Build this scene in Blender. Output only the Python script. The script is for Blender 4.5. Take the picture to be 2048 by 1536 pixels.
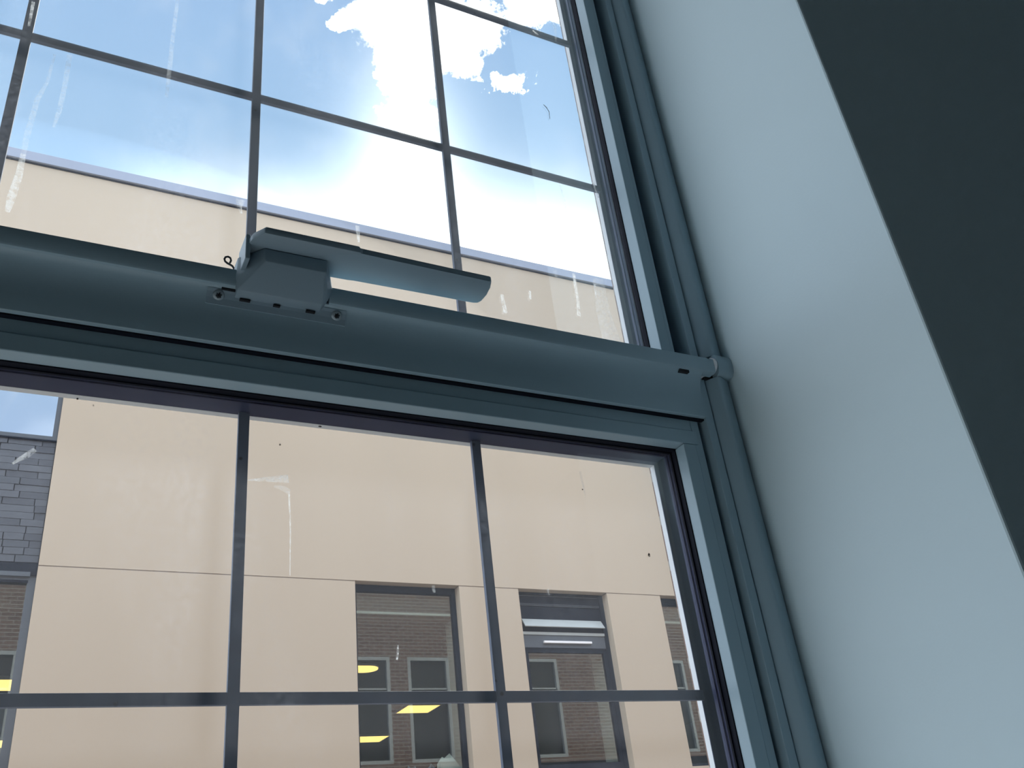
import bpy, bmesh, math, random
from mathutils import Vector, Matrix

random.seed(7)
for o in list(bpy.data.objects):
    bpy.data.objects.remove(o)
scene = bpy.context.scene
C = scene.collection

# ------------------------------------------------------------------ camera
# metres; origin = the phone, +Y through the window, +Z up
YAW, PITCH, ROLL = 0.523636, 0.520136, -0.12545
fwd = Vector((math.sin(YAW)*math.cos(PITCH), math.cos(YAW)*math.cos(PITCH), math.sin(PITCH)))
rt = Vector((math.cos(YAW), -math.sin(YAW), 0))
up = rt.cross(fwd)
right = rt*math.cos(ROLL) + up*math.sin(ROLL)
upv = -rt*math.sin(ROLL) + up*math.cos(ROLL)
cd = bpy.data.cameras.new('camera')
cam = bpy.data.objects.new('camera', cd)
C.objects.link(cam)
m = Matrix.Identity(4)
for i in range(3):
    m[i][0], m[i][1], m[i][2] = right[i], upv[i], -fwd[i]
cam.matrix_world = m
cd.sensor_fit = 'HORIZONTAL'
cd.sensor_width = 36.0
cd.lens = 1865.0/2048.0*36.0
cd.clip_start = 0.01
cd.clip_end = 500
scene.camera = cam

# ------------------------------------------------------------------ colour management
scene.view_settings.view_transform = 'Standard'
scene.view_settings.look = 'None'
scene.view_settings.gamma = 1.0
scene.view_settings.use_curve_mapping = False
scene.view_settings.exposure = 0.46
scene.cycles.max_bounces = 7
scene.cycles.diffuse_bounces = 4
scene.cycles.glossy_bounces = 3
scene.cycles.transmission_bounces = 4
scene.cycles.transparent_max_bounces = 10
scene.cycles.caustics_reflective = False
scene.cycles.caustics_refractive = False
scene.cycles.adaptive_threshold = 0.04

# ------------------------------------------------------------------ node helpers
class NT:
    def __init__(self, tree):
        self.t = tree
        self.n = tree.nodes
        self.l = tree.links
    def new(self, kind, **kw):
        nd = self.n.new(kind)
        for k, v in kw.items():
            setattr(nd, k, v)
        return nd
    def put(self, sock, v):
        if isinstance(v, bpy.types.NodeSocket):
            self.l.new(v, sock)
        elif v is not None:
            sock.default_value = v
    def math(self, op, a, b=None, c=None, clamp=False):
        nd = self.new('ShaderNodeMath', operation=op, use_clamp=clamp)
        self.put(nd.inputs[0], a); self.put(nd.inputs[1], b); self.put(nd.inputs[2], c)
        return nd.outputs[0]
    def vmath(self, op, a, b=None, out=0):
        nd = self.new('ShaderNodeVectorMath', operation=op)
        self.put(nd.inputs[0], a); self.put(nd.inputs[1], b)
        return nd.outputs[out]
    def dot(self, a, b):
        nd = self.new('ShaderNodeVectorMath', operation='DOT_PRODUCT')
        self.put(nd.inputs[0], a); self.put(nd.inputs[1], b)
        return nd.outputs['Value']
    def length(self, a):
        nd = self.new('ShaderNodeVectorMath', operation='LENGTH')
        self.put(nd.inputs[0], a)
        return nd.outputs['Value']
    def smooth(self, v, a, b, lo=0.0, hi=1.0):
        nd = self.new('ShaderNodeMapRange', interpolation_type='SMOOTHSTEP')
        self.put(nd.inputs['Value'], v)
        nd.inputs['From Min'].default_value = a; nd.inputs['From Max'].default_value = b
        nd.inputs['To Min'].default_value = lo; nd.inputs['To Max'].default_value = hi
        return nd.outputs['Result']
    def noise(self, vec, scale, detail=4.0, rough=0.55, dist=0.0, out='Fac', dims='3D'):
        nd = self.new('ShaderNodeTexNoise', noise_dimensions=dims)
        self.put(nd.inputs['Vector'], vec)
        nd.inputs['Scale'].default_value = scale
        nd.inputs['Detail'].default_value = detail
        nd.inputs['Roughness'].default_value = rough
        nd.inputs['Distortion'].default_value = dist
        return nd.outputs[out]
    def mix(self, f, a, b, mode='MIX'):
        nd = self.new('ShaderNodeMix', data_type='RGBA', blend_type=mode)
        self.put(nd.inputs[0], f); self.put(nd.inputs[6], a); self.put(nd.inputs[7], b)
        return nd.outputs[2]

def c4(c):
    return (c[0], c[1], c[2], 1.0)

# ------------------------------------------------------------------ world: blue sky with one big back-lit cloud bank
world = bpy.data.worlds.new('sky')
scene.world = world
world.use_nodes = True
world.cycles.sampling_method = 'NONE'
w = NT(world.node_tree)
w.n.clear()
D = w.vmath('NORMALIZE', w.new('ShaderNodeTexCoord').outputs['Generated'])
sep = w.new('ShaderNodeSeparateXYZ'); w.put(sep.inputs[0], D)
ramp = w.new('ShaderNodeValToRGB')
w.put(ramp.inputs[0], sep.outputs['Z'])
el = ramp.color_ramp.elements
el[0].position = 0.0; el[0].color = (0.85, 0.95, 1.05, 1)
el[1].position = 1.0; el[1].color = (0.22, 0.40, 0.74, 1)
for p, cc in ((0.30, (0.50, 0.62, 0.92)), (0.60, (0.41, 0.60, 0.83)), (0.70, (0.37, 0.56, 0.81)), (0.78, (0.32, 0.50, 0.77))):
    e = el.new(p); e.color = c4(cc)
CW = (0.29357531, 0.62957429, 0.7193398)      # axis of the cloud bank on the sky dome
CU = (0.90630779, -0.42261826, 0.0)
CV = (-0.30400614, -0.65194326, 0.69465837)
dw = w.dot(D, CW)
dws = w.math('MAXIMUM', dw, 0.2)
u_ = w.math('DIVIDE', w.dot(D, CU), dws)
v_ = w.math('DIVIDE', w.dot(D, CV), dws)
uv = w.new('ShaderNodeCombineXYZ')
w.put(uv.inputs[0], u_); w.put(uv.inputs[1], v_)
uvv = uv.outputs[0]
nz = w.noise(uvv, 26.0, 5.0, 0.66, 0.0, dims='2D')
def blob(vec, cx, cy, rx, ry):
    return w.length(w.vmath('MULTIPLY', w.vmath('SUBTRACT', vec, (cx, cy, 0.0)), (1/rx, 1/ry, 0.0)))
d = None
nzc = w.math('SUBTRACT', nz, 0.5)
for b in ((0.000, 0.105, 0.052, 0.070), (-0.010, 0.035, 0.028, 0.075),
          (0.052, 0.078, 0.036, 0.034), (0.142, 0.122, 0.062, 0.036), (0.092, 0.034, 0.020, 0.011),
          (-0.066, 0.100, 0.014, 0.007), (-0.088, 0.121, 0.010, 0.006)):
    bb = w.math('MULTIPLY_ADD', nzc, min(4.5, 0.085/min(b[2], b[3])), blob(uvv, *b))
    d = bb if d is None else w.math('MINIMUM', d, bb)
cloud = w.smooth(d, 1.12, 0.88)
front = w.smooth(dw, 0.4, 0.6)
cloud = w.math('MULTIPLY', cloud, front)
# haze lit from behind, low over the roof line
g = None
for (cx, cy, rx, ry, amp) in ((0.0, -0.135, 0.16, 0.070, 1.3), (-0.015, -0.045, 0.052, 0.085, 1.3), (-0.27, -0.055, 0.05, 0.03, 0.40), (0.15, -0.15, 0.10, 0.05, 0.9), (-0.15, -0.075, 0.09, 0.035, 0.5)):
    q = blob(uvv, cx, cy, rx, ry)
    ga = w.math('MULTIPLY', w.math('EXPONENT', w.math('MULTIPLY', w.math('MULTIPLY', q, q), -1.0)), amp)
    g = ga if g is None else w.math('ADD', g, ga)
g = w.math('MULTIPLY', g, front)
# scattered clouds over the unseen dome, brightened and thickened to light the reveal
gz = w.math('ADD', sep.outputs['Z'], 0.35)
px = w.math('DIVIDE', sep.outputs['X'], gz); py = w.math('DIVIDE', sep.outputs['Y'], gz)
pc = w.new('ShaderNodeCombineXYZ'); w.put(pc.inputs[0], px); w.put(pc.inputs[1], py)
gn = w.noise(pc.outputs[0], 2.2, 3.0, 0.6, 0.0, dims='2D')
gen = w.math('MULTIPLY', w.smooth(gn, 0.30, 0.52), w.smooth(dw, 0.93, 0.78))
gen = w.math('MULTIPLY', gen, w.smooth(sep.outputs['Z'], -0.02, 0.05))
wisp = w.math('MULTIPLY', w.smooth(w.noise(uvv, 7.0, 3.0, 0.6, 0.0, dims='2D'), 0.52, 0.8), 0.18)
col = w.mix(wisp, ramp.outputs[0], (1.0, 1.02, 1.05, 1))
col = w.mix(gen, col, (1.9, 2.05, 2.3, 1))
col = w.mix(cloud, col, (1.75, 1.75, 1.75, 1))
glow = w.new('ShaderNodeVectorMath', operation='SCALE')
glow.inputs[0].default_value = (0.80, 0.80, 0.72); w.put(glow.inputs['Scale'], g)
col = w.vmath('ADD', col, glow.outputs[0])
bg = w.new('ShaderNodeBackground'); w.put(bg.inputs[0], col); bg.inputs[1].default_value = 1.0
w.l.new(bg.outputs[0], w.new('ShaderNodeOutputWorld').inputs[0])

# ------------------------------------------------------------------ sun, veiled, high behind the opposite building
sd = bpy.data.lights.new('sun', 'SUN')
sd.energy = 7.5
sd.angle = math.radians(9)
sd.color = (1.0, 0.95, 0.88)
sun = bpy.data.objects.new('sun', sd)
C.objects.link(sun)
saz, sel = math.radians(42), math.radians(54)
sdir = Vector((math.sin(saz)*math.cos(sel), math.cos(saz)*math.cos(sel), math.sin(sel)))
sun.rotation_euler = sdir.to_track_quat('Z', 'Y').to_euler()
sun.location = sdir*30

# ------------------------------------------------------------------ materials
def mat(name, col, rough=0.5, var=0.06, scale=8.0, metal=0.0, spec=0.5, bump=0.0, bscale=200.0, stretch=(1, 1, 1)):
    mt = bpy.data.materials.new(name)
    mt.use_nodes = True
    t = NT(mt.node_tree)
    p = t.n['Principled BSDF']
    co = t.vmath('MULTIPLY', t.new('ShaderNodeTexCoord').outputs['Object'], stretch)
    f = t.noise(co, scale, 5.0)
    a = c4([min(1, x*(1+var)) for x in col]); b = c4([x*(1-var) for x in col])
    t.put(p.inputs['Base Color'], t.mix(f, a, b))
    p.inputs['Roughness'].default_value = rough
    p.inputs['Metallic'].default_value = metal
    p.inputs['Specular IOR Level'].default_value = spec
    if bump:
        bn = t.new('ShaderNodeBump'); bn.inputs['Strength'].default_value = bump
        bn.inputs['Distance'].default_value = 0.002
        t.put(bn.inputs['Height'], t.noise(co, bscale, 3.0))
        t.l.new(bn.outputs[0], p.inputs['Normal'])
    return mt

M = {}
M['frame'] = mat('frame_paint', (0.315, 0.435, 0.505), 0.42, 0.04, 6.0, bump=0.05)
M['handle'] = mat('handle_plastic', (0.265, 0.355, 0.42), 0.45, 0.03, 15.0, bump=0.08, bscale=900)
M['outer'] = mat('outer_frame_paint', (0.022, 0.027, 0.075), 0.42, 0.18, 20.0, spec=0.15, stretch=(1, 1, 0.15))
M['outer_white'] = mat('outer_trim_white', (0.80, 0.82, 0.84), 0.4, 0.05)
M['gasket'] = mat('gasket_rubber', (0.008, 0.010, 0.018), 0.7, 0.2, spec=0.1)
M['dark'] = mat('dark_slot', (0.010, 0.012, 0.016), 0.8, 0.1)
M['screw'] = mat('screw_steel', (0.30, 0.36, 0.40), 0.35, 0.1, metal=0.35)
M['wire'] = mat('wire_dark', (0.02, 0.02, 0.022), 0.5, 0.1)
M['wall'] = mat('wall_white_paint', (0.68, 0.82, 0.875), 0.75, 0.02, 2.0, bump=0.08, bscale=250)
M['room'] = mat('room_paint', (0.42, 0.48, 0.50), 0.8, 0.03)
M['floor'] = mat('floor_lino', (0.34, 0.38, 0.40), 0.5, 0.08)
M['render'] = mat('beige_render', (0.505, 0.425, 0.330), 0.9, 0.05, 0.7, spec=0.2, bump=0.03, bscale=60, stretch=(1, 1, 0.3))
M['coping'] = mat('coping_metal', (0.27, 0.31, 0.40), 0.45, 0.08, 1.5, metal=0.0)
M['joint'] = mat('joint_backing', (0.30, 0.26, 0.22), 0.9, 0.1)  # darker backing set into the panel joint
M['fdark'] = mat('facade_frame_dark', (0.013, 0.017, 0.027), 0.8, 0.15, 5.0, spec=0.08)
M['fgrey'] = mat('facade_frame_grey', (0.105, 0.12, 0.14), 0.6, 0.08, 5.0, spec=0.2)
M['louvre'] = mat('louvre_grey', (0.40, 0.44, 0.44), 0.5, 0.12, 9.0)
M['vent'] = mat('vent_white', (0.92, 0.93, 0.95), 0.35, 0.02)
M['extwhite'] = mat('brick_side_window_paint', (0.50, 0.53, 0.52), 0.6, 0.05)
M['inwhite'] = mat('inner_reveal_white', (0.78, 0.88, 0.82), 0.7, 0.04)
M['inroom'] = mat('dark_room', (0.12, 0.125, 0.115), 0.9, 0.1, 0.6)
M['paper'] = mat('paper_pale_green', (0.84, 0.95, 0.92), 0.8, 0.04)
M['film'] = mat('plastic_film_blue', (0.45, 0.62, 0.75), 0.25, 0.15, 20.0)
M['ground'] = mat('courtyard_paving', (0.24, 0.23, 0.22), 0.9, 0.1, 0.5)
M['lampframe'] = mat('lamp_frame', (0.75, 0.72, 0.65), 0.5, 0.02)

# slates: two dull greys with grain
M['slate'] = mat('slate_grey', (0.058, 0.066, 0.083), 0.6, 0.22, 9.0, bump=0.3, bscale=90, stretch=(1, 1, 3))
M['slate2'] = mat('slate_grey_dark', (0.048, 0.054, 0.070), 0.6, 0.22, 9.0, bump=0.3, bscale=90, stretch=(1, 1, 3))
M['slate3'] = mat('slate_grey_pale', (0.072, 0.080, 0.098), 0.6, 0.22, 9.0, bump=0.3, bscale=90, stretch=(1, 1, 3))
M['slatejoint'] = mat('slate_joint', (0.022, 0.025, 0.032), 0.9, 0.1)

def glazing_bar_mat():
    mt = mat('glazing_bar_paint', (0.10, 0.125, 0.18), 0.6, 0.25, 30.0, spec=0.2)
    t = NT(mt.node_tree); p = t.n['Principled BSDF']
    co = t.new('ShaderNodeTexCoord').outputs['Object']
    vo = t.new('ShaderNodeTexVoronoi'); vo.inputs['Scale'].default_value = 55.0; t.put(vo.inputs['Vector'], co)
    spots = t.smooth(vo.outputs['Distance'], 0.20, 0.08)
    gate = t.smooth(t.noise(co, 21.0, 2.0), 0.55, 0.62)
    f = t.math('MULTIPLY', spots, gate)
    old = p.inputs['Base Color'].links[0].from_socket
    t.put(p.inputs['Base Color'], t.mix(f, old, (0.015, 0.016, 0.02, 1)))
    return mt
M['bar'] = glazing_bar_mat()

def brick_mat():
    mt = bpy.data.materials.new('brick_wall'); mt.use_nodes = True
    t = NT(mt.node_tree); p = t.n['Principled BSDF']
    co = t.new('ShaderNodeTexCoord').outputs['Object']
    mp = t.new('ShaderNodeMapping'); t.put(mp.inputs['Vector'], co)
    mp.inputs['Rotation'].default_value = (math.radians(-90), 0, 0)
    br = t.new('ShaderNodeTexBrick'); t.put(br.inputs['Vector'], mp.outputs[0])
    br.inputs['Scale'].default_value = 1.0
    br.inputs['Brick Width'].default_value = 0.225; br.inputs['Row Height'].default_value = 0.075
    br.inputs['Mortar Size'].default_value = 0.008
    br.inputs['Color1'].default_value = (0.25, 0.16, 0.12, 1); br.inputs['Color2'].default_value = (0.18, 0.11, 0.085, 1)
    br.inputs['Mortar'].default_value = (0.40, 0.36, 0.31, 1)
    t.put(p.inputs['Base Color'], br.outputs['Color']); p.inputs['Roughness'].default_value = 0.9
    return mt
M['brick'] = brick_mat()

def glass_mat(name, refl=0.07, tint=(0.93, 0.97, 0.96), dirt=0.03, dirtvar=0.04, rough=0.0, dcol=(0.9, 0.93, 0.95), fres=0.7):
    mt = bpy.data.materials.new(name); mt.use_nodes = True
    t = NT(mt.node_tree); t.n.clear()
    tr = t.new('ShaderNodeBsdfTransparent'); tr.inputs[0].default_value = c4(tint)
    gl = t.new('ShaderNodeBsdfGlossy'); gl.inputs['Roughness'].default_value = rough
    gl.inputs['Color'].default_value = (1, 1, 1, 1)
    fr = t.new('ShaderNodeFresnel'); fr.inputs['IOR'].default_value = 1.45
    f = t.math('ADD', t.math('MULTIPLY', fr.outputs[0], fres), refl, clamp=True)
    m1 = t.new('ShaderNodeMixShader'); t.put(m1.inputs[0], f)
    t.l.new(tr.outputs[0], m1.inputs[1]); t.l.new(gl.outputs[0], m1.inputs[2])
    tl = t.new('ShaderNodeBsdfTranslucent'); tl.inputs[0].default_value = c4(dcol)
    co = t.new('ShaderNodeTexCoord').outputs['Object']
    n1 = t.noise(t.vmath('MULTIPLY', co, (1, 1, 0.22)), 9.0, 7.0, 0.65)
    n2 = t.noise(co, 140.0, 2.0)
    dn = t.math('MULTIPLY', t.smooth(n1, 0.4, 0.75), t.smooth(n2, 0.2, 0.9))
    df = t.math('ADD', t.math('MULTIPLY', dn, dirtvar*2), dirt, clamp=True)
    m2 = t.new('ShaderNodeMixShader'); t.put(m2.inputs[0], df)
    t.l.new(m1.outputs[0], m2.inputs[1]); t.l.new(tl.outputs[0], m2.inputs[2])
    t.l.new(m2.outputs[0], t.new('ShaderNodeOutputMaterial').inputs[0])
    return mt
M['glass'] = glass_mat('window_glass', 0.0, (0.96, 0.98, 0.98), 0.015, 0.02, dcol=(0.78, 0.86, 1.0), fres=0.28)
M['fglass'] = glass_mat('facade_glass', 0.05, (0.90, 0.94, 0.93), 0.0, 0.02)
M['mglass'] = glass_mat('mirror_glass', 0.66, (0.3, 0.32, 0.35), 0.0, 0.0)

def pane_mark_mat(name, col, alpha, edge=True):
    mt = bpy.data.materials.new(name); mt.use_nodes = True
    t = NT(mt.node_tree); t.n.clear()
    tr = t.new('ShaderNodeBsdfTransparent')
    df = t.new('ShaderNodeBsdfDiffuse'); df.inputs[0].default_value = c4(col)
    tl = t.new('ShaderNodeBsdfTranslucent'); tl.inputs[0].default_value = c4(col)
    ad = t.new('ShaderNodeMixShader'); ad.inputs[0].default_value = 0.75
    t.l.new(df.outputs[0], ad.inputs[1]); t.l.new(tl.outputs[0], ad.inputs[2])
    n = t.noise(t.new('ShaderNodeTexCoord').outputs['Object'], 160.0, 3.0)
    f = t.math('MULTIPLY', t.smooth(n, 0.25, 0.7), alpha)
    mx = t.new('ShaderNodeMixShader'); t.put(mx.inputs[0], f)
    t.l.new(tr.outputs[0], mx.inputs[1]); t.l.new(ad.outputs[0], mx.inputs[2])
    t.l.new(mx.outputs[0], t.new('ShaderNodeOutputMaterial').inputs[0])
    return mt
M['streak'] = pane_mark_mat('dried_water_and_reflection', (0.86, 0.90, 0.92), 0.36)  # also colours the reflection line drawn on the lower pane
M['faint'] = pane_mark_mat('faint_pale_streak', (0.80, 0.86, 0.90), 0.15)
M['speck'] = pane_mark_mat('dark_speck', (0.03, 0.03, 0.03), 1.0)

def emit(name, col, strength):
    mt = bpy.data.materials.new(name); mt.use_nodes = True
    t = NT(mt.node_tree); p = t.n['Principled BSDF']
    n = t.noise(t.new('ShaderNodeTexCoord').outputs['Object'], 3.0, 2.0)
    t.put(p.inputs['Emission Color'], t.mix(n, c4(col), c4([x*0.94 for x in col])))
    p.inputs['Base Color'].default_value = (0.8, 0.75, 0.6, 1)
    p.inputs['Emission Strength'].default_value = strength
    return mt
M['lamp'] = emit('warm_lamp_diffuser', (1.0, 0.64, 0.19), 1.55)

# ------------------------------------------------------------------ mesh helpers
def link(name, me, mt, parent=None):
    if mt is not None and not me.materials:
        me.materials.append(mt)
    o = bpy.data.objects.new(name, me)
    C.objects.link(o)
    if parent is not None:
        o.parent = parent
        o.matrix_parent_inverse = parent.matrix_basis.inverted()
    return o
def finish(name, bm, mt, parent, bev=0.0, smooth=False, seg=2):
    if bev:
        bmesh.ops.bevel(bm, geom=list(bm.edges), offset=bev, segments=seg, profile=0.5, affect='EDGES', clamp_overlap=True)
    bmesh.ops.recalc_face_normals(bm, faces=bm.faces)
    me = bpy.data.meshes.new(name)
    bm.to_mesh(me); bm.free()
    if smooth:
        for p in me.polygons:
            p.use_smooth = True
        me.update()
        try:
            me.set_sharp_from_angle(angle=math.radians(35))
        except Exception:
            pass
    return link(name, me, mt, parent)
def hexa(bm, P):
    vs = [bm.verts.new(p) for p in P]
    for f in ((0, 1, 2, 3), (7, 6, 5, 4), (0, 4, 5, 1), (1, 5, 6, 2), (2, 6, 7, 3), (3, 7, 4, 0)):
        bm.faces.new([vs[i] for i in f])
def bxp(x0, x1, y0, y1, z0, z1):
    return [(x0, y0, z0), (x1, y0, z0), (x1, y1, z0), (x0, y1, z0), (x0, y0, z1), (x1, y0, z1), (x1, y1, z1), (x0, y1, z1)]
def box(name, x0, x1, y0, y1, z0, z1, mt, parent=None, bev=0.0):
    bm = bmesh.new(); hexa(bm, bxp(x0, x1, y0, y1, z0, z1))
    return finish(name, bm, mt, parent, bev)
def boxes(name, L, mt, parent=None):
    bm = bmesh.new()
    for b in L:
        hexa(bm, bxp(*b))
    return finish(name, bm, mt, parent)
def prism(name, prof, axis, a, b, mt, parent=None, bev=0.0, smooth=False):
    """extrude a closed profile along an axis: x -> (y,z), y -> (x,z), z -> (x,y)"""
    bm = bmesh.new()
    def pt(p, t):
        return {'x': (t, p[0], p[1]), 'y': (p[0], t, p[1]), 'z': (p[0], p[1], t)}[axis]
    v0 = [bm.verts.new(pt(p, a)) for p in prof]
    v1 = [bm.verts.new(pt(p, b)) for p in prof]
    n = len(prof)
    bm.faces.new(v0); bm.faces.new(list(reversed(v1)))
    for i in range(n):
        j = (i+1) % n
        bm.faces.new([v0[i], v1[i], v1[j], v0[j]])
    return finish(name, bm, mt, parent, bev, smooth)
def tube(name, pts, r, mt, parent=None, n=10, closed_ends=True):
    pts = [Vector(p) for p in pts]
    bm = bmesh.new(); rings = []
    prev = None
    for i, p in enumerate(pts):
        tdir = (pts[min(i+1, len(pts)-1)] - pts[max(i-1, 0)]).normalized()
        ref = prev if prev is not None else (Vector((0, 0, 1)) if abs(tdir.z) < 0.9 else Vector((1, 0, 0)))
        a = (ref - tdir*ref.dot(tdir)).normalized(); b = tdir.cross(a); prev = a
        rr = r[i] if isinstance(r, (list, tuple)) else r
        rings.append([bm.verts.new(p + a*rr*math.cos(2*math.pi*k/n) + b*rr*math.sin(2*math.pi*k/n)) for k in range(n)])
    for A, B in zip(rings, rings[1:]):
        for k in range(n):
            bm.faces.new([A[k], A[(k+1) % n], B[(k+1) % n], B[k]])
    bm.faces.new(rings[0]); bm.faces.new(list(reversed(rings[-1])))
    return finish(name, bm, mt, parent, 0, True)
def empty(name, loc=(0, 0, 0)):
    o = bpy.data.objects.new(name, None)
    o.location = loc; o.empty_display_size = 0.05
    C.objects.link(o)
    return o
def tag(o, label, cat, kind=None, group=None):
    o['label'] = label; o['category'] = cat
    if kind: o['kind'] = kind
    if group: o['group'] = group
    return o
def ribbon(name, pts, wid, mt, parent, y=0.9565, thick=0.0006):
    """thin dried streak or drawn reflection on the glass, pts = (x,z)"""
    L = []; Rr = []
    for i, p in enumerate(pts):
        p = Vector(p)
        t = (Vector(pts[min(i+1, len(pts)-1)]) - Vector(pts[max(i-1, 0)])).normalized()
        nrm = Vector((-t.y, t.x))
        ww = wid[i] if isinstance(wid, (list, tuple)) else wid*(0.8+0.4*random.random())
        L.append(p + nrm*ww*0.5); Rr.append(p - nrm*ww*0.5)
    poly = L + list(reversed(Rr))
    return prism(name, [(q.x, q.y) for q in poly], 'y', y, y-thick, mt, parent)

S = 'structure'
# ================================================================== our room
XW = 0.897         # plane of the right-hand reveal
YI = 0.573         # room face of the window wall
YO = 1.12          # brick face outside
XL_ = -2.02
ZF, ZC = -1.5, 2.6
tag(box('wall_right', XW, 3.2, YI, 1.0, ZF, ZC, M['wall'], bev=0.003), 'white painted window reveal turning into the shaded room wall on the right', 'wall', S)
tag(box('wall_left', -3.6, XL_, YI, 1.0, ZF, ZC, M['wall'], bev=0.003), 'white painted room wall left of the window, outside the view', 'wall', S)
tag(box('wall_below', XL_, XW, YI, 1.0, ZF, -0.66, M['wall']), 'white painted wall under the tall window', 'wall', S)
tag(box('wall_above', XL_, XW, YI, 1.0, 2.27, ZC, M['wall']), 'white painted wall strip over the tall window', 'wall', S)
tag(box('floor', -3.6, 3.2, -4.0, 1.0, ZF-0.1, ZF, M['floor']), 'grey floor of the room below the camera', 'floor', S)
tag(box('ceiling', -3.6, 3.2, -4.0, 1.0, ZC, ZC+0.15, M['room']), 'pale ceiling of the room above the window', 'ceiling', S)
tag(box('wall_back', -3.6, 3.2, -4.1, -4.0, ZF, ZC, M['room']), 'pale back wall of the room behind the camera', 'wall', S)
tag(box('wall_side_left', -3.7, -3.6, -4.0, 1.0, ZF, ZC, M['room']), 'pale side wall at the far left of the room', 'wall', S)
tag(box('wall_side_right', 3.2, 3.3, -4.0, 1.0, ZF, ZC, M['room']), 'pale side wall at the far right of the room', 'wall', S)
tag(box('trim_sill', XL_, XW, YI-0.03, 0.93, -0.66, -0.63, M['outer_white'], bev=0.004), 'white inner window sill below the lower window', 'window sill', S)

# ================================================================== the two glazed lights
OX0, OX1 = -1.921, 0.80
def ring(name, x0, x1, z0, z1, wd, y0, y1, mt, parent, bev=0.0):
    """four bars around an opening, outward by wd, one mesh"""
    bm = bmesh.new()
    for b in ((x1, x1+wd, y0, y1, z0-wd, z1+wd), (x0-wd, x0, y0, y1, z0-wd, z1+wd), (x0, x1, y0, y1, z1, z1+wd), (x0, x1, y0, y1, z0-wd, z0)):
        hexa(bm, bxp(*b))
    return finish(name, bm, mt, parent, bev)
def light(name, z0, z1, bars_z, yg, yb, yf, stile, rail_top, rail_bot, bead, label):
    """one glazed light. yg: outer end of the gasket, yb: outer end of the bead, yf: room face"""
    e = empty(name, ((OX0+OX1)/2, 0.95, z0))
    tag(e, label, 'window', S)
    ring('outer_trim', OX0, OX1, z0, z1, 0.030, 1.0005, 1.010, M['outer_white'], e)
    ring('outer_frame', OX0, OX1, z0, z1, 0.030, yg, 1.0, M['outer'], e)
    ring('outer_lip', OX0+0.0022, OX1-0.0022, z0+0.0022, z1-0.0022, 0.02, yg+0.008, yg+0.013, M['outer'], e)
    ring('gasket', OX0+0.0012, OX1-0.0012, z0+0.0012, z1-0.0012, 0.02, yb, yg, M['gasket'], e)
    ring('gasket_lip', OX0+0.003, OX1-0.003, z0+0.003, z1-0.003, 0.02, yg-0.003, yg+0.0005, M['gasket'], e)
    # glazing beads: horizontal ones run through, vertical ones butt
    box('glazing_bead', OX0-bead, OX1+bead+0.006, yf, yb, z1, z1+bead, M['frame'], e, 0.0012)
    box('glazing_bead', OX0-bead, OX1+bead+0.006, yf, yb, z0-bead, z0, M['frame'], e, 0.0012)
    box('glazing_bead', OX1, OX1+bead, yf, yb, z0, z1-0.0006, M['frame'], e, 0.0012)
    box('glazing_bead', OX0-bead, OX0, yf, yb, z0, z1-0.0006, M['frame'], e, 0.0012)
    ys = yf+0.0015
    box('sash_stile', OX1+bead-0.0002, OX1+stile, ys, 0.975, z0-rail_bot, z1+rail_top, M['frame'], e, 0.0015)
    box('sash_stile', OX0-stile, OX0-bead+0.0002, ys, 0.975, z0-rail_bot, z1+rail_top, M['frame'], e, 0.0015)
    box('sash_rail', OX0-bead, OX1+bead, ys, 0.975, z1+bead, z1+rail_top, M['frame'], e, 0.0015)
    box('sash_rail', OX0-bead, OX1+bead, ys, 0.975, z0-rail_bot, z0-bead, M['frame'], e, 0.0015)
    pane = box('pane', OX0-0.004, OX1+0.004, 0.9575, 0.9585, z0-0.004, z1+0.004, M['glass'], e)
    for x in [0.507-0.304*k for k in range(8)]:
        box('glazing_bar', x-0.0063, x+0.0063, 0.9925, 0.9985, z0, z1, M['bar'], e, 0.0004)
    for z in bars_z:
        box('glazing_bar', OX0, OX1, 0.9935, 0.9995, z-0.0063, z+0.0063, M['bar'], e, 0.0004)
    return e, pane
up_e, up_p = light('window_1', 0.715, 2.20, (1.091, 1.466, 1.842), 0.965, 0.952, 0.927, 0.026, 0.04, 0.03, 0.0185,
                   'upper glazed light with dark glazing bars, sky and cloud seen through it')
lo_e, lo_p = light('window_2', -0.52, 0.558, (0.2265, -0.15), 0.958, 0.946, 0.925, 0.036, 0.045, 0.045, 0.0215,
                   'lower glazed light with dark glazing bars, beige wall seen through it')

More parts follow.
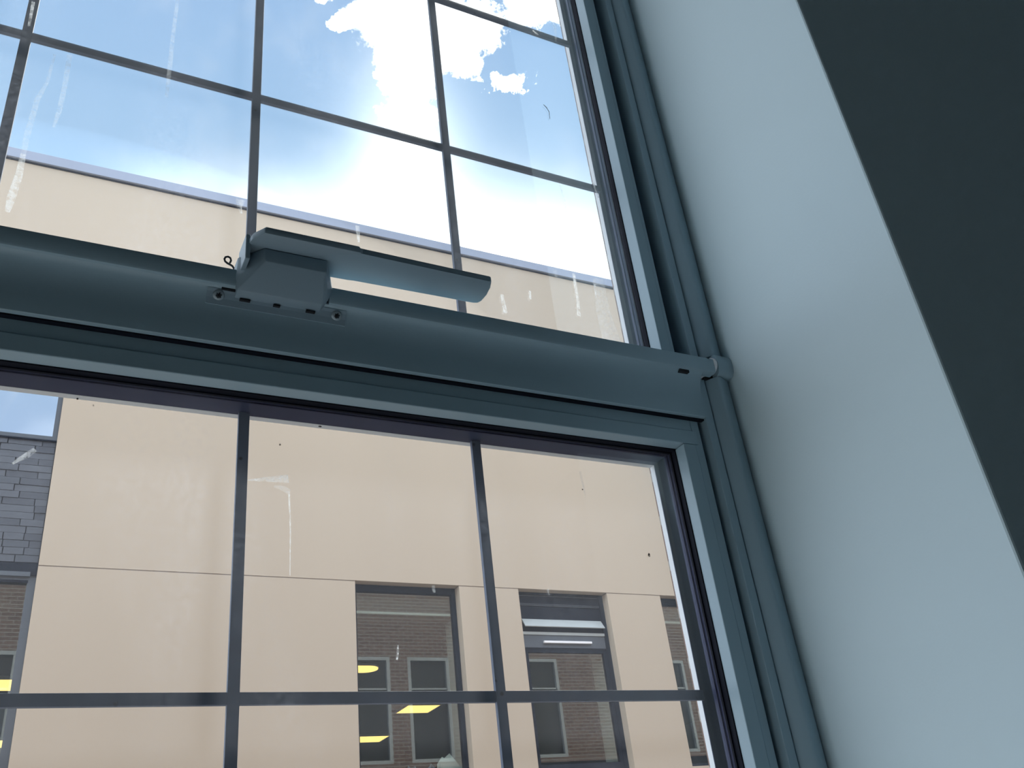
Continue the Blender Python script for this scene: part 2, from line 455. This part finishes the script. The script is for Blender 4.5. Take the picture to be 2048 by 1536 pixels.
# stains on the upper pane
up_streaks = [
 ([(-0.062, 1.027), (-0.064, 0.976), (-0.071, 0.942), (-0.074, 0.881), (-0.074, 0.849)], [0.003, 0.004, 0.006, 0.007, 0.006], 'faint'),
 ([(-0.074, 0.849), (-0.074, 0.817), (-0.077, 0.778), (-0.078, 0.759)], [0.006, 0.008, 0.0095, 0.005], 'streak'),
 ([(-0.045, 1.034), (-0.044, 0.979), (-0.045, 0.934), (-0.048, 0.903)], [0.006, 0.006, 0.006, 0.003], 'faint'),
 ([(0.078, 1.203), (0.077, 1.138), (0.077, 1.066), (0.077, 1.003)], [0.005, 0.005, 0.006, 0.004], 'faint'),
 ([(-0.098, 1.113), (-0.097, 1.067)], [0.004, 0.003], 'streak'),
 ([(0.180, 0.853), (0.179, 0.840), (0.182, 0.830)], [0.012, 0.006, 0.002], 'streak'),
 ([(0.686, 0.852), (0.685, 0.830), (0.685, 0.802), (0.682, 0.772)], [0.005, 0.0055, 0.005, 0.0065], 'streak'),
 ([(0.732, 0.852), (0.728, 0.791), (0.734, 0.734)], [0.018, 0.026, 0.034], 'faint'),
 ([(0.722, 0.848), (0.720, 0.815)], [0.004, 0.003], 'streak'),
 ([(0.339, 0.852), (0.340, 0.824)], [0.006, 0.003], 'streak'),
 ([(0.689, 1.040), (0.693, 1.003), (0.692, 0.971)], [0.003, 0.003, 0.002], 'faint'),
 ([(0.554, 0.783), (0.556, 0.751)], [0.005, 0.007], 'streak'),
 ([(0.742, 1.516), (0.744, 1.466), (0.738, 1.401)], [0.006, 0.009, 0.003], 'faint'),
 ([(0.758, 1.061), (0.763, 1.029)], [0.004, 0.003], 'streak'),
 ([(0.602, 0.800), (0.601, 0.785)], [0.004, 0.003], 'streak'),
 ([(0.652, 0.850), (0.653, 0.838)], [0.009, 0.004], 'faint'),
 ([(0.690, 1.412), (0.700, 1.404)], [0.003, 0.004], 'streak'),
]
for pts, wd, k in up_streaks:
    ribbon('water_and_reflection_streak', pts, wd, M[k], up_p)
ribbon('dark_hair', [(0.685, 1.218), (0.690, 1.213), (0.694, 1.204), (0.693, 1.186)], [0.0006, 0.0016, 0.001, 0.0005], M['speck'], up_p)
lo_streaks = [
 ([(0.202, 0.4525), (0.22, 0.4555), (0.247, 0.459)], [0.001, 0.005, 0.010], 'streak'),  # whitish triangular smear, upper edge
 ([(0.231, 0.448), (0.240, 0.447), (0.249, 0.443)], [0.002, 0.006, 0.006], 'faint'),  # whitish triangular smear, lower edge
 ([(0.248, 0.443), (0.250, 0.398), (0.250, 0.346)], [0.002, 0.0015, 0.001], 'streak'),  # thin vertical reflection, drawn as a pale streak
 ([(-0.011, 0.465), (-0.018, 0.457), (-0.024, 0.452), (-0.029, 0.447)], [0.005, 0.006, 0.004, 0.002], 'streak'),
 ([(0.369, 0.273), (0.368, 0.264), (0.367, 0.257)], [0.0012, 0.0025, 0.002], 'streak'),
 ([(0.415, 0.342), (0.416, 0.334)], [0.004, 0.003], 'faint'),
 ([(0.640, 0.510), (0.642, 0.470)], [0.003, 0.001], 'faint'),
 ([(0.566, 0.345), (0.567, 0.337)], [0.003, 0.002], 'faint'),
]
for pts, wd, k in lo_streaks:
    ribbon('water_and_reflection_streak', pts, wd, M[k], lo_p)
for (x, z, rx, rz) in ((0.284, 0.531, 0.0022, 0.0010), (0.237, 0.501, 0.0012, 0.0012), (0.727, 0.398, 0.0016, 0.0028), (0.037, 0.523, 0.0012, 0.0012), (0.021, 0.529, 0.0011, 0.0011), (0.639, 0.484, 0.0009, 0.0009)):
    prism('speck', [(x+rx*math.cos(a*math.pi/4+0.3)*(0.8+0.4*random.random()), z+rz*math.sin(a*math.pi/4+0.3)) for a in range(8)], 'y', 0.9565, 0.9560, M['speck'], lo_p)

# ================================================================== fixed frame, transom cover
f = empty('trim_1', (0.87, 0.93, ZF))
tag(f, 'grey fixed window frame jamb with rounded cover moulding along the right reveal', 'window frame', S)
box('jamb_strip', 0.843, 0.8575, 0.915, 0.985, -0.62, 2.26, M['frame'], f, 0.001)
box('jamb_back', 0.80, 0.90, 0.9755, 0.999, -0.64, 2.27, M['dark'], f)
prof = [(0.8585, 0.960), (0.8585, 0.9185), (0.8600, 0.9140), (0.8635, 0.9070), (0.8680, 0.9005), (0.8710, 0.8985), (0.8745, 0.8985), (0.8800, 0.9005), (0.8880, 0.9038), (0.8935, 0.9060), (0.8945, 0.9080), (0.8945, 0.960)]
prism('cover_moulding', prof, 'z', -0.62, 0.6635, M['frame'], f, 0, True)
prism('cover_moulding', prof, 'z', 0.7005, 2.26, M['frame'], f, 0, True)
box('jamb_strip', -1.974, -1.959, 0.915, 0.985, -0.62, 2.26, M['frame'], f, 0.001)
box('cover_moulding', -2.02, -1.974, 0.905, 0.985, -0.62, 2.26, M['frame'], f, 0.003)
box('head_strip', -2.02, 0.8955, 0.905, 0.985, 2.235, 2.27, M['frame'], f, 0.002)
box('sill_strip', -2.02, 0.8955, 0.915, 0.985, -0.63, -0.565, M['frame'], f, 0.002)

t = empty('trim_2', (0.05, 0.93, 0.60))
tag(t, 'wide grey transom cover across the window between upper and lower lights', 'window transom', S)
cov = [(0.970, 0.5990), (0.9150, 0.5990), (0.9138, 0.6000), (0.9135, 0.6020), (0.9132, 0.620), (0.9130, 0.632), (0.9124, 0.640), (0.9108, 0.648), (0.9082, 0.6555), (0.9045, 0.6615), (0.9005, 0.6652), (0.8970, 0.6664), (0.8975, 0.6680), (0.970, 0.680)]
box('transom_shadow_strip', -1.959, 0.8428, 0.9195, 0.9265, 0.5968, 0.5992, M['gasket'], t)  # added dark strip, draws the shadow line under the cover
prism('transom_cover', cov, 'x', -1.959, 0.8428, M['frame'], t, 0, True)
box('transom_core', -1.959, 0.8428, 0.9755, 0.999, 0.59, 0.70, M['outer'], t)

# locking rod and its keeper
rod = empty('locking_rod', (0.05, 0.905, 0.682))
tag(rod, 'grey half-round locking rod running along the top of the transom', 'locking rod')
hp = [(0.922, 0.6668), (0.8968, 0.6662), (0.8940, 0.6668), (0.8927, 0.6690), (0.8927, 0.6880), (0.8931, 0.6893), (0.922, 0.6896)]
for xa, xb in ((-1.95, 0.1675), (0.2780, 0.863)):
    prism('rod_bar', hp, 'x', xa, xb, M['frame'], rod, 0, True)
tube('end_ring', [(0.863, 0.9035, 0.6825), (0.8642, 0.9035, 0.6825), (0.8676, 0.9035, 0.6825), (0.869, 0.9035, 0.6825)], [0.0105, 0.0132, 0.0132, 0.0105], M['vent'], rod, 20)
box('slot', 0.8005, 0.8175, 0.8985, 0.9130, 0.6618, 0.6664, M['dark'], rod)
box('slot', 0.1530, 0.1700, 0.8990, 0.9130, 0.6630, 0.6664, M['dark'], rod)
kp = empty('rod_keeper', (0.88, 0.90, 0.664))
tag(kp, 'small grey keeper bracket holding the rod end against the right reveal', 'keeper bracket')
kprof = [(0.915, 0.6640), (0.9000, 0.6640), (0.8945, 0.6665), (0.8910, 0.6720), (0.8900, 0.6820), (0.8905, 0.6920), (0.8940, 0.6985), (0.9000, 0.7005), (0.915, 0.7005)]
prism('keeper_body', kprof, 'x', 0.869, 0.8966, M['frame'], kp, 0, True)
prism('keeper_tongue', [(0.848, 0.6660), (0.8535, 0.6660), (0.8565, 0.6750), (0.8505, 0.6755)], 'y', 0.9145, 0.908, M['outer_white'], kp)
box('keeper_gap', 0.8525, 0.869, 0.9085, 0.914, 0.664, 0.684, M['dark'], kp)

# ================================================================== lever handle
h = empty('window_handle', (0.22, 0.90, 0.65))
tag(h, 'grey lever handle with flat arm screwed onto the transom', 'window handle')
prism('base_plate', [(0.9125, 0.6475), (0.9098, 0.6478), (0.9072, 0.6550), (0.9036, 0.6608), (0.9008, 0.6636), (0.9040, 0.6640), (0.9125, 0.6560)], 'x', 0.1375, 0.302, M['handle'], h, 0.0)
# housing: wide at the plate, narrow at the front, sloping underside
bm = bmesh.new()
base = [(0.1690, 0.6570), (0.2690, 0.6575), (0.2760, 0.6690), (0.2820, 0.6840), (0.2790, 0.7070), (0.1680, 0.7070), (0.1665, 0.6780)]
frnt = [(0.1950, 0.6888), (0.2640, 0.6888), (0.2662, 0.6895), (0.2672, 0.6920), (0.2672, 0.7070), (0.1930, 0.7070), (0.1930, 0.6920)]
va = [bm.verts.new((x, 0.9108, z)) for x, z in base]
vm = [bm.verts.new((x, 0.8925, z+0.0035)) for x, z in base[:2]] + [bm.verts.new((x, 0.8925, z)) for x, z in base[2:]]
vb = [bm.verts.new((x, 0.8660, z)) for x, z in frnt]
n = len(base)
bm.faces.new(va); bm.faces.new(list(reversed(vb)))
for A, B in ((va, vm), (vm, vb)):
    for i in range(n):
        j = (i+1) % n
        bm.faces.new([A[i], B[i], B[j], A[j]])
finish('housing', bm, M['handle'], h, 0.0011, True)
for x0, x1 in ((0.1745, 0.1865), (0.2135, 0.2215), (0.2525, 0.2635)):
    box('housing_tab', x0, x1, 0.9030, 0.9112, 0.6555, 0.6575, M['dark'], h)
# lever: flat plate seen from below (plan outline in x,y)
plan = [(0.1870, 0.8400), (0.3010, 0.8400), (0.3040, 0.8425), (0.4735, 0.8425), (0.4760, 0.8435), (0.4800, 0.8560), (0.4825, 0.8720), (0.4815, 0.8865),
        (0.4785, 0.8920), (0.4720, 0.8940), (0.3100, 0.8940), (0.3030, 0.8970), (0.2640, 0.8970), (0.1760, 0.8970), (0.1720, 0.8820), (0.1760, 0.8560)]
lev = prism('lever_arm', plan, 'z', 0.7080, 0.7158, M['handle'], h, 0.0012, True)
plan2 = [(0.1885, 0.8412), (0.3000, 0.8412), (0.3030, 0.8445), (0.3030, 0.8925), (0.2800, 0.8940), (0.1770, 0.8940), (0.1735, 0.8820), (0.1775, 0.8570)]
prism('lever_cap', plan2, 'z', 0.7158, 0.7185, M['handle'], h, 0.0008, True)
def on_plate(x, p, q, dpt):
    # point on the sloping plate: p along x, q up the slope, dpt out of it
    return (x + p, 0.9062 - 0.62*q - 0.785*dpt, 0.6585 + 0.785*q - 0.62*dpt)
for x in (0.1508, 0.2905):
    bm = bmesh.new()
    prev = None
    for r_, dp in ((0.0066, -0.001), (0.0066, 0.0016), (0.0054, 0.0028), (0.0036, 0.0033), (0.0029, 0.0033), (0.0026, 0.0016)):
        rg = [bm.verts.new(on_plate(x, r_*math.cos(a*math.pi/8), r_*math.sin(a*math.pi/8), dp)) for a in range(16)]
        if prev:
            for k in range(16):
                bm.faces.new([prev[k], prev[(k+1) % 16], rg[(k+1) % 16], rg[k]])
        prev = rg
    bm.faces.new(prev)
    sc = finish('screw', bm, M['screw'], h, 0, True)
    for a in range(3):
        ca, sa = math.cos(a*math.pi/3+0.3), math.sin(a*math.pi/3+0.3)
        bm = bmesh.new()
        hexa(bm, [on_plate(x, ca*p*0.0036-sa*q*0.0004, sa*p*0.0036+ca*q*0.0004, dd) for dd in (0.0020, 0.0036) for p, q in ((-1, -1), (1, -1), (1, 1), (-1, 1))])
        finish('screw_recess', bm, M['dark'], sc)
hk = []
for (x, z) in ((0.1660, 0.7265), (0.1672, 0.7300), (0.1662, 0.7338), (0.1635, 0.7352), (0.1605, 0.7338), (0.1592, 0.7305), (0.1602, 0.7272), (0.1630, 0.7250), (0.1660, 0.7238), (0.1690, 0.7222), (0.1710, 0.7190), (0.1712, 0.7130), (0.1712, 0.704)):
    hk.append((x, 0.930, z))
box('side_cheek', 0.1708, 0.1765, 0.8640, 0.9020, 0.6860, 0.7215, M['handle'], h, 0.0012)
tube('wire_hook', hk, 0.0013, M['wire'], h, 8)

# ================================================================== our brick outside (mirrored in the facing windows)
b = empty('wall_exterior', (0, YO, -5))
tag(b, 'sunlit red brick outer wall of the camera side, seen only as reflection', 'brick wall', S)
BW = [(-1.02, 0.04), (6.20, 7.19), (7.60, 8.57), (10.36, 11.33), (12.62, 13.60), (14.0, 15.0)]
WZ0, WZ1 = 3.05, 5.22
bm = bmesh.new()
segs = [(-16, 24, 1.0, YO, WZ1, 6.95), (-16, 24, 1.0, YO, 2.27, WZ0), (-16, -2.02, 1.0, YO, -5, 2.27), (0.885, 24, 1.0, YO, -5, 2.27), (-2.02, 0.885, 1.0, YO, -5, -0.66)]
xs = -16
for x0, x1 in BW:
    segs.append((xs, x0, 1.0, YO, WZ0, WZ1)); xs = x1
segs.append((xs, 24, 1.0, YO, WZ0, WZ1))
for sg in segs:
    hexa(bm, bxp(*sg))
finish('brickwork', bm, M['brick'], b)
box('eaves_board', -16, 24, 0.7, YO+0.12, 6.95, 7.10, M['fgrey'], b)
box('roof_slab', -16, 24, -6, YO, 2.76, 2.95, M['fgrey'], b)
for i, (x0, x1) in enumerate(BW):
    e = empty('window_%d' % (20+i), ((x0+x1)/2, 1.08, WZ0))
    tag(e, ['white framed window in the outer brick wall mirrored at far left', 'white framed window mirrored in the lit window, left one', 'white framed window mirrored in the lit window, right one', 'white framed window mirrored in the vented window, left side',
            'white framed window mirrored in the vented window, right edge', 'white framed window mirrored in the rightmost facing window'][i], 'window', S)
    fw = 0.07
    for bx in ((x0, x0+fw, 1.03, 1.12, WZ0, WZ1), (x1-fw, x1, 1.03, 1.12, WZ0, WZ1), (x0+fw, x1-fw, 1.03, 1.12, WZ1-fw, WZ1), (x0+fw, x1-fw, 1.03, 1.12, WZ0, WZ0+fw), (x0+fw, x1-fw, 1.05, 1.10, 4.53, 4.565)):
        box('frame_bar', *bx, M['extwhite'], e)
    box('pane', x0+fw, x1-fw, 1.04, 1.05, WZ0+fw, WZ1-fw, M['fglass'], e)
    box('dark_backing', x0, x1, 1.0, 1.02, WZ0, WZ1, M['inroom'], e)
tag(box('ground', -30, 40, 1.0, 40, -5.3, -5.0, M['ground']), 'pale courtyard paving far below the window', 'ground', S)

# ================================================================== opposite building
Y0, YW, YB = 10.0, 10.12, 10.30      # wall face, window frames, back of the wall
ZJ, ZT = 3.59, 8.77
W1, W2, W3 = (3.37, 4.68), (5.49, 6.80), (7.65, 8.96)
BX0, BX1 = -1.23, 0.08
SILL = 1.42
fc = empty('wall_opposite', (4, Y0, -5))
tag(fc, 'tall beige rendered wall of the building across the courtyard', 'wall', S)
g2 = 0.006
rp = [(BX1, 22, ZJ+g2, ZT), (-1.75, BX0, ZJ+g2, ZT), (BX0, BX1, 6.62, ZT),
      (-1.75, BX0, -5, ZJ-g2), (BX1, W1[0], -5, ZJ-g2), (W1[1], W2[0], -5, ZJ-g2), (W2[1], W3[0], -5, ZJ-g2), (W3[1], 22, -5, ZJ-g2),
      (BX0, BX1, -5, SILL), (W1[0], W1[1], -5, SILL), (W2[0], W2[1], -5, SILL), (W3[0], W3[1], -5, SILL)]
for (x0, x1, z0, z1) in rp:
    box('render_panel', x0, x1, Y0, YB, z0, z1, M['render'], fc)
for (x0, x1) in ((-1.75, BX0), (BX1, W1[0]), (W1[1], W2[0]), (W2[1], W3[0]), (W3[1], 22)):
    box('joint', x0, x1, Y0+0.006, YB, ZJ-g2, ZJ+g2, M['joint'], fc)
box('lintel_backing', BX1, 9.2, Y0+0.13, YB, ZJ-0.02, ZJ+0.1, M['fdark'], fc)
cp = prism('coping', [(9.955, 8.775), (9.955, 8.915), (9.965, 8.925), (10.42, 8.93), (10.42, 8.77), (10.0, 8.77), (9.965, 8.77)], 'x', -1.75, 22, M['coping'], fc)
box('coping_shadow_strip', -1.75, 22, 9.985, 10.0, 8.752, 8.770, M['fdark'], fc)  # dark strip on the wall face, draws the shadow line below the coping
box('roof_deck', -1.75, 22, 10.3, 20, 8.3, 8.5, M['fgrey'], fc)

# slate spandrel, each slate its own piece
sl = empty('wall_slate', (-0.57, Y0+0.05, 3.60))
tag(sl, 'grey slate-hung panel between two windows at the left edge', 'slate cladding', S)
box('slate_backing', BX0, BX1-0.001, 10.06, YB, 3.58, 5.0, M['slatejoint'], sl)
rows = 18
rh = (5.0-3.63)/rows
meshes = []
for k in range(6):
    wd = (0.24, 0.30, 0.19, 0.26, 0.22, 0.33)[k]
    bm = bmesh.new()
    a = 0.004*(random.random()-0.5); c = 0.004*(random.random()-0.5)
    hexa(bm, [(0.005, 0.003, 0.002+a), (wd-0.005, 0.002, 0.002+c), (wd-0.005, 0.02, 0.002), (0.005, 0.02, 0.002), (0.005, 0.005, rh-0.001), (wd-0.005, 0.005, rh-0.001), (wd-0.005, 0.02, rh-0.001), (0.005, 0.02, rh-0.001)])
    bmesh.ops.recalc_face_normals(bm, faces=bm.faces)
    me = bpy.data.meshes.new('slate'); bm.to_mesh(me); bm.free()
    me.materials.append((M['slate'], M['slate2'], M['slate3'])[k % 3])
    meshes.append((wd, me))
for r_ in range(rows):
    x = BX1 - 0.004 - random.random()*0.0
    k = random.randrange(6)
    first = True
    while x > BX0 + 0.05:
        wd, me = meshes[(k + random.randrange(3)) % 6]; k += 1
        sx = 1.0
        if first:
            sx = 0.45 + 0.55*random.random(); first = False
        wd2 = wd*sx
        if x - wd2 < BX0 + 0.06:
            wd2 = x - BX0; sx = wd2/wd
        o = link('slate', me, None, sl)
        o.scale = (sx, 1, 1)
        o.location = Vector((x - wd2, 10.030 + 0.009*random.random(), 3.63 + r_*rh))
        x -= wd2

def frame_ring(parent, x0, x1, z0, z1, fw, y0, y1, mt, name='frame_bar', head=None):
    hd = head or fw
    box(name, x0, x0+fw, y0, y1, z0, z1, mt, parent)
    box(name, x1-fw, x1, y0, y1, z0, z1, mt, parent)
    box(name, x0+fw, x1-fw, y0, y1, z1-hd, z1, mt, parent)
    box(name, x0+fw, x1-fw, y0, y1, z0, z0+fw, mt, parent)
def inner_reveal(parent, x0, x1):
    box('inner_reveal', x1, x1+0.08, 10.20, 10.46, SILL, 3.32, M['inwhite'], parent)
    box('inner_reveal', x0-0.08, x0, 10.20, 10.46, SILL, 3.32, M['inwhite'], parent)
    box('inner_lintel', x0-0.08, x1+0.08, 10.20, 10.46, 3.30, 3.70, M['inroom'], parent)
    box('lintel_edge', x0, x1, 10.195, 10.21, 3.275, 3.30, M['inwhite'], parent)
    box('inner_sill', x0-0.08, x1+0.08, 10.20, 10.46, SILL-0.06, SILL, M['inwhite'], parent)

# lit window
e = empty('window_3', (4.02, YW, SILL)); tag(e, 'tall dark framed window across the courtyard with lamps glowing inside', 'window', S)
frame_ring(e, W1[0], W1[1]-0.005, SILL, ZJ, 0.05, YW, 10.19, M['fdark'], head=0.075)
box('pane', W1[0]+0.05, W1[1]-0.055, 10.150, 10.156, SILL+0.05, ZJ-0.075, M['fglass'], e)
inner_reveal(e, W1[0]+0.01, W1[1]-0.012)
# vented window
e = empty('window_4', (6.14, YW, SILL)); tag(e, 'dark window across the courtyard with tilted vent flap and white bar', 'window', S)
x0, x1 = W2
frame_ring(e, x0, x1, SILL, ZJ, 0.06, YW, 10.19, M['fdark'], head=0.03)
for z0, z1, yy in ((3.435, 3.555, 10.135), (3.255, 3.420, 10.140)):
    box('vent_panel', x0+0.06, x1-0.06, yy, 10.17, z0, z1, M['fdark'], e)
for z in (3.428, 3.445, 3.553):
    box('vent_rib', x0+0.06, x1-0.07, 10.126, 10.15, z-0.004, z+0.003, M['fgrey'], e)
prism('vent_flap', [(10.128, 3.250), (10.050, 3.140), (10.058, 3.132), (10.140, 3.236)], 'x', x0+0.072, x1-0.075, M['louvre'], e)
box('vent_recess', x0+0.06, x1-0.06, 10.145, 10.17, 3.085, 3.255, M['gasket'], e)
box('mullion_rail', x0+0.06, x1-0.06, 10.112, 10.17, 3.050, 3.085, M['louvre'], e)
box('spandrel', x0+0.06, x1-0.06, 10.125, 10.17, 2.885, 3.050, M['fgrey'], e)
box('spandrel_groove', x0+0.08, x1-0.06, 10.121, 10.126, 2.886, 2.892, M['gasket'], e)
box('trickle_vent', 5.825, 6.520, 10.090, 10.122, 2.944, 2.972, M['vent'], e, 0.003)
frame_ring(e, x0+0.06, x1-0.06, SILL+0.06, 2.885, 0.05, 10.13, 10.18, M['fdark'])
box('pane', x0+0.11, x1-0.11, 10.150, 10.156, SILL+0.11, 2.835, M['fglass'], e)
inner_reveal(e, x0+0.09, x1-0.10)
# third window
e = empty('window_5', (8.3, YW, SILL)); tag(e, 'partly hidden pale window at the right end of the facing wall', 'window', S)
frame_ring(e, W3[0], W3[1], SILL, ZJ, 0.05, YW, 10.19, M['fdark'], head=0.09)
box('pane', W3[0]+0.05, W3[1]-0.05, 10.150, 10.156, SILL+0.05, ZJ-0.09, M['fglass'], e)
inner_reveal(e, W3[0]+0.01, W3[1]-0.01)
# window under the slates
e = empty('window_6', (-0.57, YW, SILL)); tag(e, 'window below the slate panel at the left edge, lamps inside', 'window', S)
box('lintel_strip', BX0, BX1-0.002, 10.04, 10.19, 3.50, 3.625, M['fdark'], e)
box('lintel_trim', BX0, BX1-0.06, 10.03, 10.06, 3.485, 3.530, M['fgrey'], e)
box('lintel_groove', BX0, BX1-0.07, 10.05, 10.07, 3.425, 3.450, M['gasket'], e)
frame_ring(e, BX0, BX1-0.002, SILL, 3.50, 0.075, 10.06, 10.13, M['fgrey'], head=0.05)
box('pane', BX0+0.075, BX1-0.077, 10.09, 10.096, SILL+0.075, 3.45, M['fglass'], e)
# mirrored window over the slates
e = empty('window_7', (-0.57, YW, 5.0)); tag(e, 'grey framed window above the slate panel mirroring blue sky', 'window', S)
frame_ring(e, BX0, BX1-0.001, 5.0, 6.62, 0.050, 10.03, 10.10, M['fgrey'])
box('pane', BX0+0.05, BX1-0.051, 10.07, 10.076, 5.05, 6.57, M['mglass'], e)
box('dark_backing', BX0, BX1, 10.11, 10.2, 5.0, 6.62, M['inroom'], e)
box('sill_drip', BX0, BX1+0.004, 10.018, 10.05, 4.985, 5.0, M['fdark'], e)

# room behind the facing wall
bm = bmesh.new()
for bx in ((-1.7, 13, YB, 20.2, 0.3, 0.5), (-1.7, 13, YB, 20.2, 3.24, 3.9), (-1.7, 13, 20.0, 20.2, 0.3, 3.9), (-1.75, -1.65, YB, 20.2, 0.3, 3.9), (13, 13.2, YB, 20.2, 0.3, 3.9)):
    hexa(bm, bxp(*bx))
tag(finish('wall_interior', bm, M['inroom'], None), 'dim brownish room behind the facing windows', 'room interior', S)

def ceiling_lamp(x0, y0, label, first=[None]):
    e = empty('ceiling_lamp', (x0, y0, 3.20))
    tag(e, label, 'ceiling lamp', None, 'square ceiling lamps in the facing building')
    if first[0] is None:
        bm = bmesh.new(); hexa(bm, bxp(0.02, 0.58, 0.02, 0.58, 0, 0.012)); 
        d_ = finish('diffuser', bm, M['lamp'], e)
        bm = bmesh.new()
        for bx in ((0, 0.6, 0, 0.02, 0, 0.04), (0, 0.6, 0.58, 0.6, 0, 0.04), (0, 0.02, 0.02, 0.58, 0, 0.04), (0.58, 0.6, 0.02, 0.58, 0, 0.04), (0.02, 0.58, 0.02, 0.58, 0.014, 0.04)):
            hexa(bm, bxp(*bx))
        h_ = finish('housing', bm, M['lampframe'], e)
        first[0] = (d_.data, h_.data)
        for o in (d_, h_):
            o.matrix_parent_inverse = Matrix.Identity(4)
    else:
        for nm, me in zip(('diffuser', 'housing'), first[0]):
            o = link(nm, me, None, e); o.matrix_parent_inverse = Matrix.Identity(4)
ceiling_lamp(5.75, 14.60, 'square warm yellow lamp just under the bar in the lit window')
ceiling_lamp(5.75, 17.05, 'square warm yellow lamp lowest in the lit window')
e = empty('ceiling_lamp', (3.9, 12.42, 3.20))
tag(e, 'round-ended warm yellow lamp cut by the left edge, highest in the lit window', 'ceiling lamp')
def stad(r, x0, x1, yc):
    P = [(x1 - r + r*math.cos(a), yc + r*math.sin(a)) for a in [math.radians(-90+180*k/12) for k in range(13)]]
    return P + [(x0 + r - r*math.cos(a), yc - r*math.sin(a)) for a in [math.radians(-90+180*k/12) for k in range(13)]]
prism('diffuser', stad(0.165, 3.40, 4.475, 12.42), 'z', 3.200, 3.212, M['lamp'], e)
prism('housing', stad(0.175, 3.39, 4.485, 12.42), 'z', 3.2125, 3.238, M['lampframe'], e)
ceiling_lamp(-0.56, 12.95, 'warm yellow lamp above the bar in the far left window')
ceiling_lamp(-0.56, 16.60, 'warm yellow lamp below the bar in the far left window')

# things on the inner sill of the lit window
def sheet(name, pts, y0, thick, tilt, label):
    bm = bmesh.new()
    A = [bm.verts.new((x, y0 + (z-SILL)*tilt, z)) for x, z in pts]
    B = [bm.verts.new((x, y0 + thick + (z-SILL)*tilt, z)) for x, z in pts]
    bm.faces.new(A); bm.faces.new(list(reversed(B)))
    for i in range(len(pts)):
        j = (i+1) % len(pts)
        bm.faces.new([A[i], B[i], B[j], A[j]])
    tag(finish(name, bm, M['paper'], None), label, 'paper', None, 'papers on the facing sill')
sheet('paper_sheet', [(4.40, SILL), (4.66, SILL), (4.668, 1.570), (4.540, 1.728), (4.415, 1.640)], 10.29, 0.006, 0.10, 'pale green sheet with pointed corner on the sill of the lit window')
sheet('paper_sheet', [(4.37, SILL), (4.47, SILL), (4.52, 1.66), (4.452, 1.697), (4.385, 1.620)], 10.31, 0.006, 0.10, 'smaller pale green sheet behind the pointed one on the sill')
bm = bmesh.new()
nx, nz_ = 16, 8
gr = []
for j in range(nz_+1):
    row = []
    for i in range(nx+1):
        x = 4.02 + 0.33*i/nx; tz = j/nz_
        topz = 0.14 + 0.05*math.sin(i*0.55+0.4) + 0.02*math.sin(i*1.9)
        row.append(bm.verts.new((x, 10.26 + 0.03*math.sin(i*1.1 + j*0.8) + 0.05*tz, SILL + topz*tz)))
    gr.append(row)
for j in range(nz_):
    for i in range(nx):
        bm.faces.new([gr[j][i], gr[j][i+1], gr[j+1][i+1], gr[j+1][i]])
ret = bmesh.ops.solidify(bm, geom=list(bm.faces), thickness=0.002)
tag(finish('plastic_film', bm, M['film'], None, 0, True), 'crumpled light blue plastic film on the sill of the lit window', 'plastic film')
